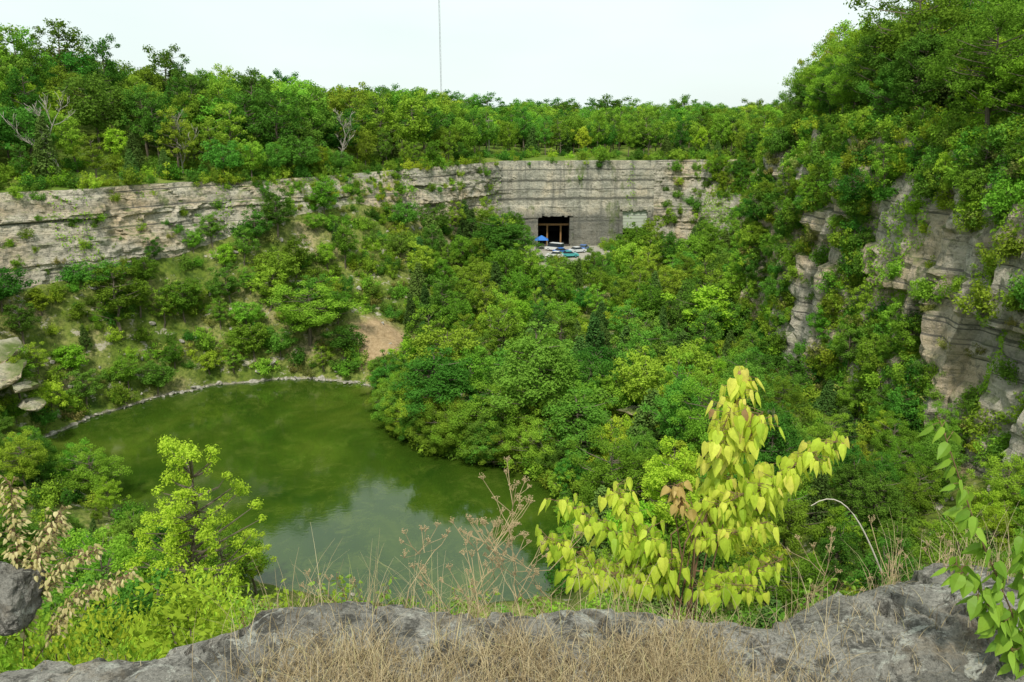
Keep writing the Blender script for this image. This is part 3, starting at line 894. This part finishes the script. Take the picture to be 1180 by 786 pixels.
for _ in range(70):
    cx = random.uniform(-1.8, 2.1); cy = random.uniform(2.52, 2.85)
    blades(mb, 14, (cx-.06, cx+.06), (cy-.05, cy+.05), (.10, .32), None, .7, lzf, .0012, (.2, 1))
mb.obj('dry_grass', [M_grass])

# ------------------------------------------------------------------ leafy sapling etc.
def sapling_mat(name, stops, tr=.4):
    t = NT(name); at = t.n('ShaderNodeAttribute', attribute_name='tint')
    c = t.ramp(at.outputs['Fac'], stops)
    v = t.noise(40, 3, .6, t.coords()); c = t.mix(t.ramp(v, [(.35, .2), (.55, 0.0)]), c, (.20, .24, .03))
    p = t.principled(c, .5, spec=.3); b = t.n('ShaderNodeBsdfTranslucent'); t.l(c, b.inputs[0])
    m = t.n('ShaderNodeMixShader'); m.inputs[0].default_value = tr; t.l(p, m.inputs[1]); t.l(b.outputs[0], m.inputs[2])
    return t.done(m.outputs[0])
M_sap = sapling_mat('redbud_leaf', [(0.0, (.36, .54, .04)), (.35, (.60, .76, .07)), (.7, (.82, .86, .12)), (.92, (.88, .76, .18)), (1.0, (.48, .28, .14))])
M_twig = simple('twig_bark', (.20, .12, .07), .8, .2, var=.3)
M_greenl = sapling_mat('green_leaf', [(0.0, (.11, .26, .02)), (1.0, (.32, .52, .05))])
M_dryw = simple('dry_weed', (.44, .34, .19), .85, .2, var=.3)
M_dryleaf = sapling_mat('dry_tan_leaf', [(0.0, (.44, .38, .13)), (1.0, (.68, .60, .30))], .25)
def leaf(mb, p, d, n, L, t, W=.34, curl=.25, m=1):
    d = d.normalized(); n = (n-d*n.dot(d)).normalized(); s = d.cross(n)
    def pt(a, b, lift=0): return p+d*(L*a)+s*(L*b)-n*(L*curl*a*a)-n*(lift*L)
    V = [pt(0, 0), pt(.35, 0), pt(.7, 0), pt(1.05, 0)]
    for sg in (1, -1): V += [pt(-.04, sg*W*.6, .10), pt(.18, sg*W, .17), pt(.5, sg*W*.85, .15), pt(.8, sg*W*.4, .06)]
    F = [(0, 4, 5, 1), (1, 5, 6, 2), (2, 6, 7), (2, 7, 3), (0, 1, 9, 8), (1, 2, 10, 9), (2, 11, 10), (2, 3, 11)]
    mb.add(V, F, m, t)
def pathlen(pts): return sum((pts[i+1]-pts[i]).length for i in range(len(pts)-1))
def along(pts, f):
    L = pathlen(pts)*f
    for i in range(len(pts)-1):
        l = (pts[i+1]-pts[i]).length
        if L <= l or i == len(pts)-2: return pts[i].lerp(pts[i+1], min(1, L/l)), (pts[i+1]-pts[i]).normalized()
        L -= l
def leafy(mb, pts, spacing, LL, tfun, start=.15, r=.004, droop=.9, n2=2, jit=.05, W=.34, outw=(.15, .8)):
    pts = [Vector(p) for p in pts]
    mb.tube(pts, [r*(1-.7*i/(len(pts)-1)) for i in range(len(pts))], 6, 0)
    n = int(pathlen(pts)/spacing)
    for i in range(n):
        f = start+(1-start)*(i+.5)/n; p, d = along(pts, f)
        for k in range(n2):
            a = random.uniform(0, 6.28); out = Vector((math.cos(a), math.sin(a)*.8, 0))
            q = p+out*random.uniform(.01, jit)+Vector((0, 0, random.uniform(-.02, .03)))
            mb.tube([p, q], [.0012, .001], 3, 0)
            ld = out*random.uniform(*outw)+Vector((0, 0, -droop*random.uniform(.6, 1.2)))+d*.1
            nn = out+Vector((random.gauss(0, .5), random.gauss(0, .5)-.3, .3))
            leaf(mb, q, ld, nn, random.uniform(*LL), min(1, max(0, tfun(q))), W*random.uniform(.8, 1.15))
mb = MB()
tf = lambda q: .25+.42*(q.z+1.9)/.9+random.gauss(0, .20)
Y0 = 3.0
B = [[(.756, Y0, -2.15), (.80, Y0, -1.70), (.87, Y0+.02, -1.36), (.925, Y0+.05, -1.00)],
     [(.81, Y0, -1.68), (.95, Y0-.06, -1.52), (1.12, Y0-.1, -1.34), (1.29, Y0-.1, -1.23)],
     [(.79, Y0, -1.80), (.98, Y0+.05, -1.70), (1.17, Y0+.1, -1.50)],
     [(.78, Y0, -1.88), (.95, Y0-.1, -1.84), (1.12, Y0-.1, -1.76)],
     [(.85, Y0, -1.46), (.95, Y0+.1, -1.30), (1.04, Y0+.12, -1.24)],
     [(.86, Y0, -1.42), (.82, Y0-.08, -1.24), (.85, Y0-.1, -1.10)],
     [(.88, Y0, -1.36), (.97, Y0-.05, -1.22), (.99, Y0-.06, -1.13)],
     [(.82, Y0, -1.60), (.90, Y0-.08, -1.50), (1.00, Y0-.1, -1.42)],
     [(.80, Y0, -1.72), (.92, Y0-.1, -1.64), (1.03, Y0-.12, -1.58)],
     [(.84, Y0, -1.55), (.98, Y0+.05, -1.48), (1.10, Y0+.08, -1.42)],
     [(.78, Y0, -1.95), (.86, Y0-.15, -1.86), (.96, Y0-.2, -1.82)],
     [(.74, Y0, -2.05), (.56, Y0-.02, -1.80), (.38, Y0-.05, -1.64), (.19, Y0-.05, -1.52)],
     [(.56, Y0, -1.80), (.49, Y0+.05, -1.64), (.44, Y0+.05, -1.50)],
     [(.60, Y0, -1.86), (.38, Y0-.1, -1.80), (.14, Y0-.1, -1.66)],
     [(.66, Y0, -1.92), (.52, Y0-.15, -1.84), (.36, Y0-.15, -1.78)],
     [(.66, Y0, -1.92), (.46, Y0-.15, -1.84), (.24, Y0-.15, -1.78)],
     [(.70, Y0, -1.90), (.60, Y0-.1, -1.74), (.55, Y0-.1, -1.62)]]
for i, b in enumerate(B): leafy(mb, b, .0105, (.042, .076), tf, .38 if i == 0 else .15, .006 if i == 0 else .0035, 1.0, 2, .085, .31, (.1, .6))
leafy(mb, [(.77, Y0, -1.78), (.70, Y0-.05, -1.56), (.655, Y0-.06, -1.44)], .02, (.03, .055), lambda q: .97, .6, .003)
for k in range(8):
    x = .76+random.gauss(0, .03); mb.tube([(x, Y0, -2.2), (x+random.gauss(0, .06), Y0+random.gauss(0, .05), -1.7), (x+random.gauss(0, .12), Y0, -1.5)], [.004, .003, .001], 5, 0)
mb.obj('yellow_green_sapling', [M_twig, M_sap])

mb = MB()
gt = lambda q: random.uniform(.2, 1)
leafy(mb, [(1.62, 2.05, -1.75), (1.48, 2.05, -1.42), (1.33, 2.05, -1.14), (1.20, 2.05, -.86), (1.17, 2.05, -.80)], .017, (.04, .06), gt, .1, .003, .6, 1, .02)
leafy(mb, [(1.62, 2.05, -1.80), (1.48, 2.05, -1.50), (1.38, 2.05, -1.36), (1.29, 2.05, -1.26)], .018, (.04, .065), gt, .35, .003, .7, 2, .03)
leafy(mb, [(1.62, 2.05, -1.75), (1.55, 2.05, -1.42), (1.47, 2.05, -1.18)], .022, (.04, .065), gt, .3, .003, .7, 2, .03)
mb.obj('green_branch_plant', [M_twig, M_greenl])

mb = MB(); pts = []
for i in range(12):
    f = i/11; pts.append((1.555-.33*f, 2.95, -1.86+.52*math.sin(f*2.0)*.66))
mb.tube(pts, [.0035-.002*i/11 for i in range(12)], 6, 0); mb.obj('arched_bare_cane', [simple('pale_cane', (.6, .55, .46), .7, .3)])

def weed(name, base, H, seed, nb=6, spread=.10):
    rr = random.Random(seed); mb = MB(); b = Vector(base)
    pts = [b+Vector((rr.gauss(0, .012)*i, rr.gauss(0, .01)*i, H*i/6)) for i in range(7)]
    mb.tube(pts, [.003*(1-.6*i/6) for i in range(7)], 5, 0)
    def umbel(p, d, s):
        for k in range(9):
            a = rr.uniform(0, 6.28); e = p+(d*1.0+Vector((math.cos(a), math.sin(a), 0))*rr.uniform(.2, .8)).normalized()*s*rr.uniform(.7, 1.1)
            mb.tube([p, e], [.0009, .0007], 3, 0)
            for q in range(2):
                c = e+Vector((rr.gauss(0, .003), rr.gauss(0, .003), rr.gauss(0, .003)))
                mb.tube([c-Vector((0, 0, .0025)), c, c+Vector((0, 0, .0025))], [.0005, .0022, .0005], 4, 0)
    umbel(pts[-1], Vector((0, 0, 1)), .032)
    for k in range(nb):
        f = rr.uniform(.35, .92); p, d = along(pts, f); a = rr.uniform(0, 6.28)
        o = Vector((math.cos(a), math.sin(a)*.6, 0)); l = spread*rr.uniform(.6, 1.4)
        m1 = p+o*l*.5+Vector((0, 0, l*.5)); m2 = p+o*l*.9+Vector((0, 0, l*1.2))
        mb.tube([p, m1, m2], [.0018, .0015, .001], 4, 0); umbel(m2, Vector((o.x*.4, o.y*.4, 1)), .025)
        if rr.random() < .6:
            m3 = m1+Vector((o.x*l*.6, o.y*l*.4, l*.3)); mb.tube([m1, m3], [.0013, .0009], 3, 0); umbel(m3, Vector((o.x, o.y, .8)), .02)
    mb.obj(name, [M_dryw])
for i, (x, y, z, H, nb) in enumerate([(-.06, 2.85, -2.0, .58, 10), (.0, 2.75, -1.95, .44, 9), (-.16, 2.8, -1.98, .38, 6), (-.42, 2.8, -2.0, .34, 5), (.08, 2.85, -2.0, .34, 6),
                                      (-.10, 2.7, -1.95, .30, 7), (.03, 2.8, -2.0, .50, 7), (-.30, 2.75, -1.95, .26, 5),
                                      (-.75, 2.8, -2.0, .22, 2), (1.25, 2.9, -2.05, .38, 5), (1.5, 2.9, -2.05, .40, 5), (.2, 2.9, -2.05, .24, 3), (1.72, 2.9, -2.0, .3, 4)]):
    weed('dried_weed', (x, y, z-.15), H+.14, 50+i, nb)

mb = MB()
for (b) in ([(-1.95, 2.7, -2.1), (-1.88, 2.72, -1.72), (-1.72, 2.75, -1.50)], [(-1.95, 2.7, -1.95), (-1.90, 2.72, -1.6), (-1.90, 2.75, -1.34)],
            [(-1.9, 2.7, -2.1), (-1.70, 2.7, -1.82), (-1.46, 2.7, -1.70)], [(-1.9, 2.7, -1.9), (-1.75, 2.7, -1.7), (-1.58, 2.7, -1.60)], [(-1.9, 2.7, -1.9), (-1.80, 2.7, -1.6), (-1.70, 2.7, -1.44)]):
    leafy(mb, b, .006, (.014, .026), lambda q: random.random(), .2, .0025, .5, 2, .05)
mb.obj('dried_leafy_plant', [M_twig, M_dryleaf])
for j, (x, h) in enumerate([(-.62, .18), (-.45, .10), (-.2, .12), (-1.05, .08), (.1, .10), (1.3, .16)]):
    mb = MB()
    for k in range(4):
        x2 = x+random.gauss(0, .05)
        leafy(mb, [(x2, 2.75, -2.1), (x2+random.gauss(0, .03), 2.78, -1.95), (x2+random.gauss(0, .06), 2.8, -1.97+h)], .020, (.014, .026), lambda q: random.uniform(.4, 1), .2, .0018, .2, 2, .02)
    mb.obj('green_weed', [M_twig, M_greenl])
for (x, y, top, s_) in ((-2.6, 6.9, -4.35, .55), (-3.3, 7.2, -4.5, .6), (-2.0, 6.8, -4.5, .45), (-4.2, 7.6, -5.1, .6), (-5.2, 8.4, -5.5, .7), (-1.4, 7.0, -4.8, .4), (-6.3, 9, -5.6, .7), (-3.7, 8.2, -5.1, .6)):
    z = gz(x, y, nearv); s2 = max(s_, (top-z)/2.4); inst('lime_shrub', random.choice(nshrubs), (x, y, z-.1), s2, None, .08, s_/s2*1.2)

# ------------------------------------------------------------------ world, sun, camera
SD = Vector((-.08, -.56, .81)).normalized()
el = math.asin(SD.z); az = math.atan2(SD.x, SD.y)
w = bpy.data.worlds.new('World'); scene.world = w; w.use_nodes = True
nt_ = w.node_tree; nt_.nodes.clear()
out = nt_.nodes.new('ShaderNodeOutputWorld'); bg = nt_.nodes.new('ShaderNodeBackground'); bg.inputs[1].default_value = .1
sky = nt_.nodes.new('ShaderNodeTexSky'); sky.sky_type = 'NISHITA'; sky.sun_disc = False; sky.sun_elevation = el; sky.sun_rotation = az
tc = nt_.nodes.new('ShaderNodeTexCoord'); mp = nt_.nodes.new('ShaderNodeMapping'); mp.inputs['Scale'].default_value = (1, 1, 3)
ns = nt_.nodes.new('ShaderNodeTexNoise'); ns.inputs['Scale'].default_value = 1.6; ns.inputs['Detail'].default_value = 4
rp = nt_.nodes.new('ShaderNodeValToRGB'); rp.color_ramp.elements[0].position = .35; rp.color_ramp.elements[0].color = (.72, .72, .72, 1); rp.color_ramp.elements[1].position = .62; rp.color_ramp.elements[1].color = (.97, .97, .97, 1)
mx = nt_.nodes.new('ShaderNodeMix'); mx.data_type = 'RGBA'; mx.inputs[7].default_value = (9.5, 10.7, 10.4, 1)
nt_.links.new(tc.outputs['Generated'], mp.inputs[0]); nt_.links.new(mp.outputs[0], ns.inputs['Vector']); nt_.links.new(ns.outputs[0], rp.inputs[0])
nt_.links.new(rp.outputs[0], mx.inputs[0]); nt_.links.new(sky.outputs[0], mx.inputs[6]); nt_.links.new(mx.outputs[2], bg.inputs[0]); nt_.links.new(bg.outputs[0], out.inputs[0])
sun = bpy.data.lights.new('sun', 'SUN'); sun.energy = 3.3; sun.angle = math.radians(5); sun.color = (1, .95, .86)
so = bpy.data.objects.new('sun', sun); COL.objects.link(so); so.rotation_euler = SD.to_track_quat('Z', 'Y').to_euler(); so.location = (0, 0, 60)

cam = bpy.data.cameras.new('camera'); cam.lens = 28; cam.sensor_width = 36; cam.clip_end = 6000; cam.clip_start = .05
co = bpy.data.objects.new('camera', cam); COL.objects.link(co); co.rotation_euler = (math.radians(74), 0, 0)
scene.camera = co
scene.view_settings.view_transform = 'Standard'; scene.view_settings.look = 'None'; scene.view_settings.exposure = 0
print('trees', nt, nr, 'shrubs', ns_, 'objects', len(bpy.data.objects))
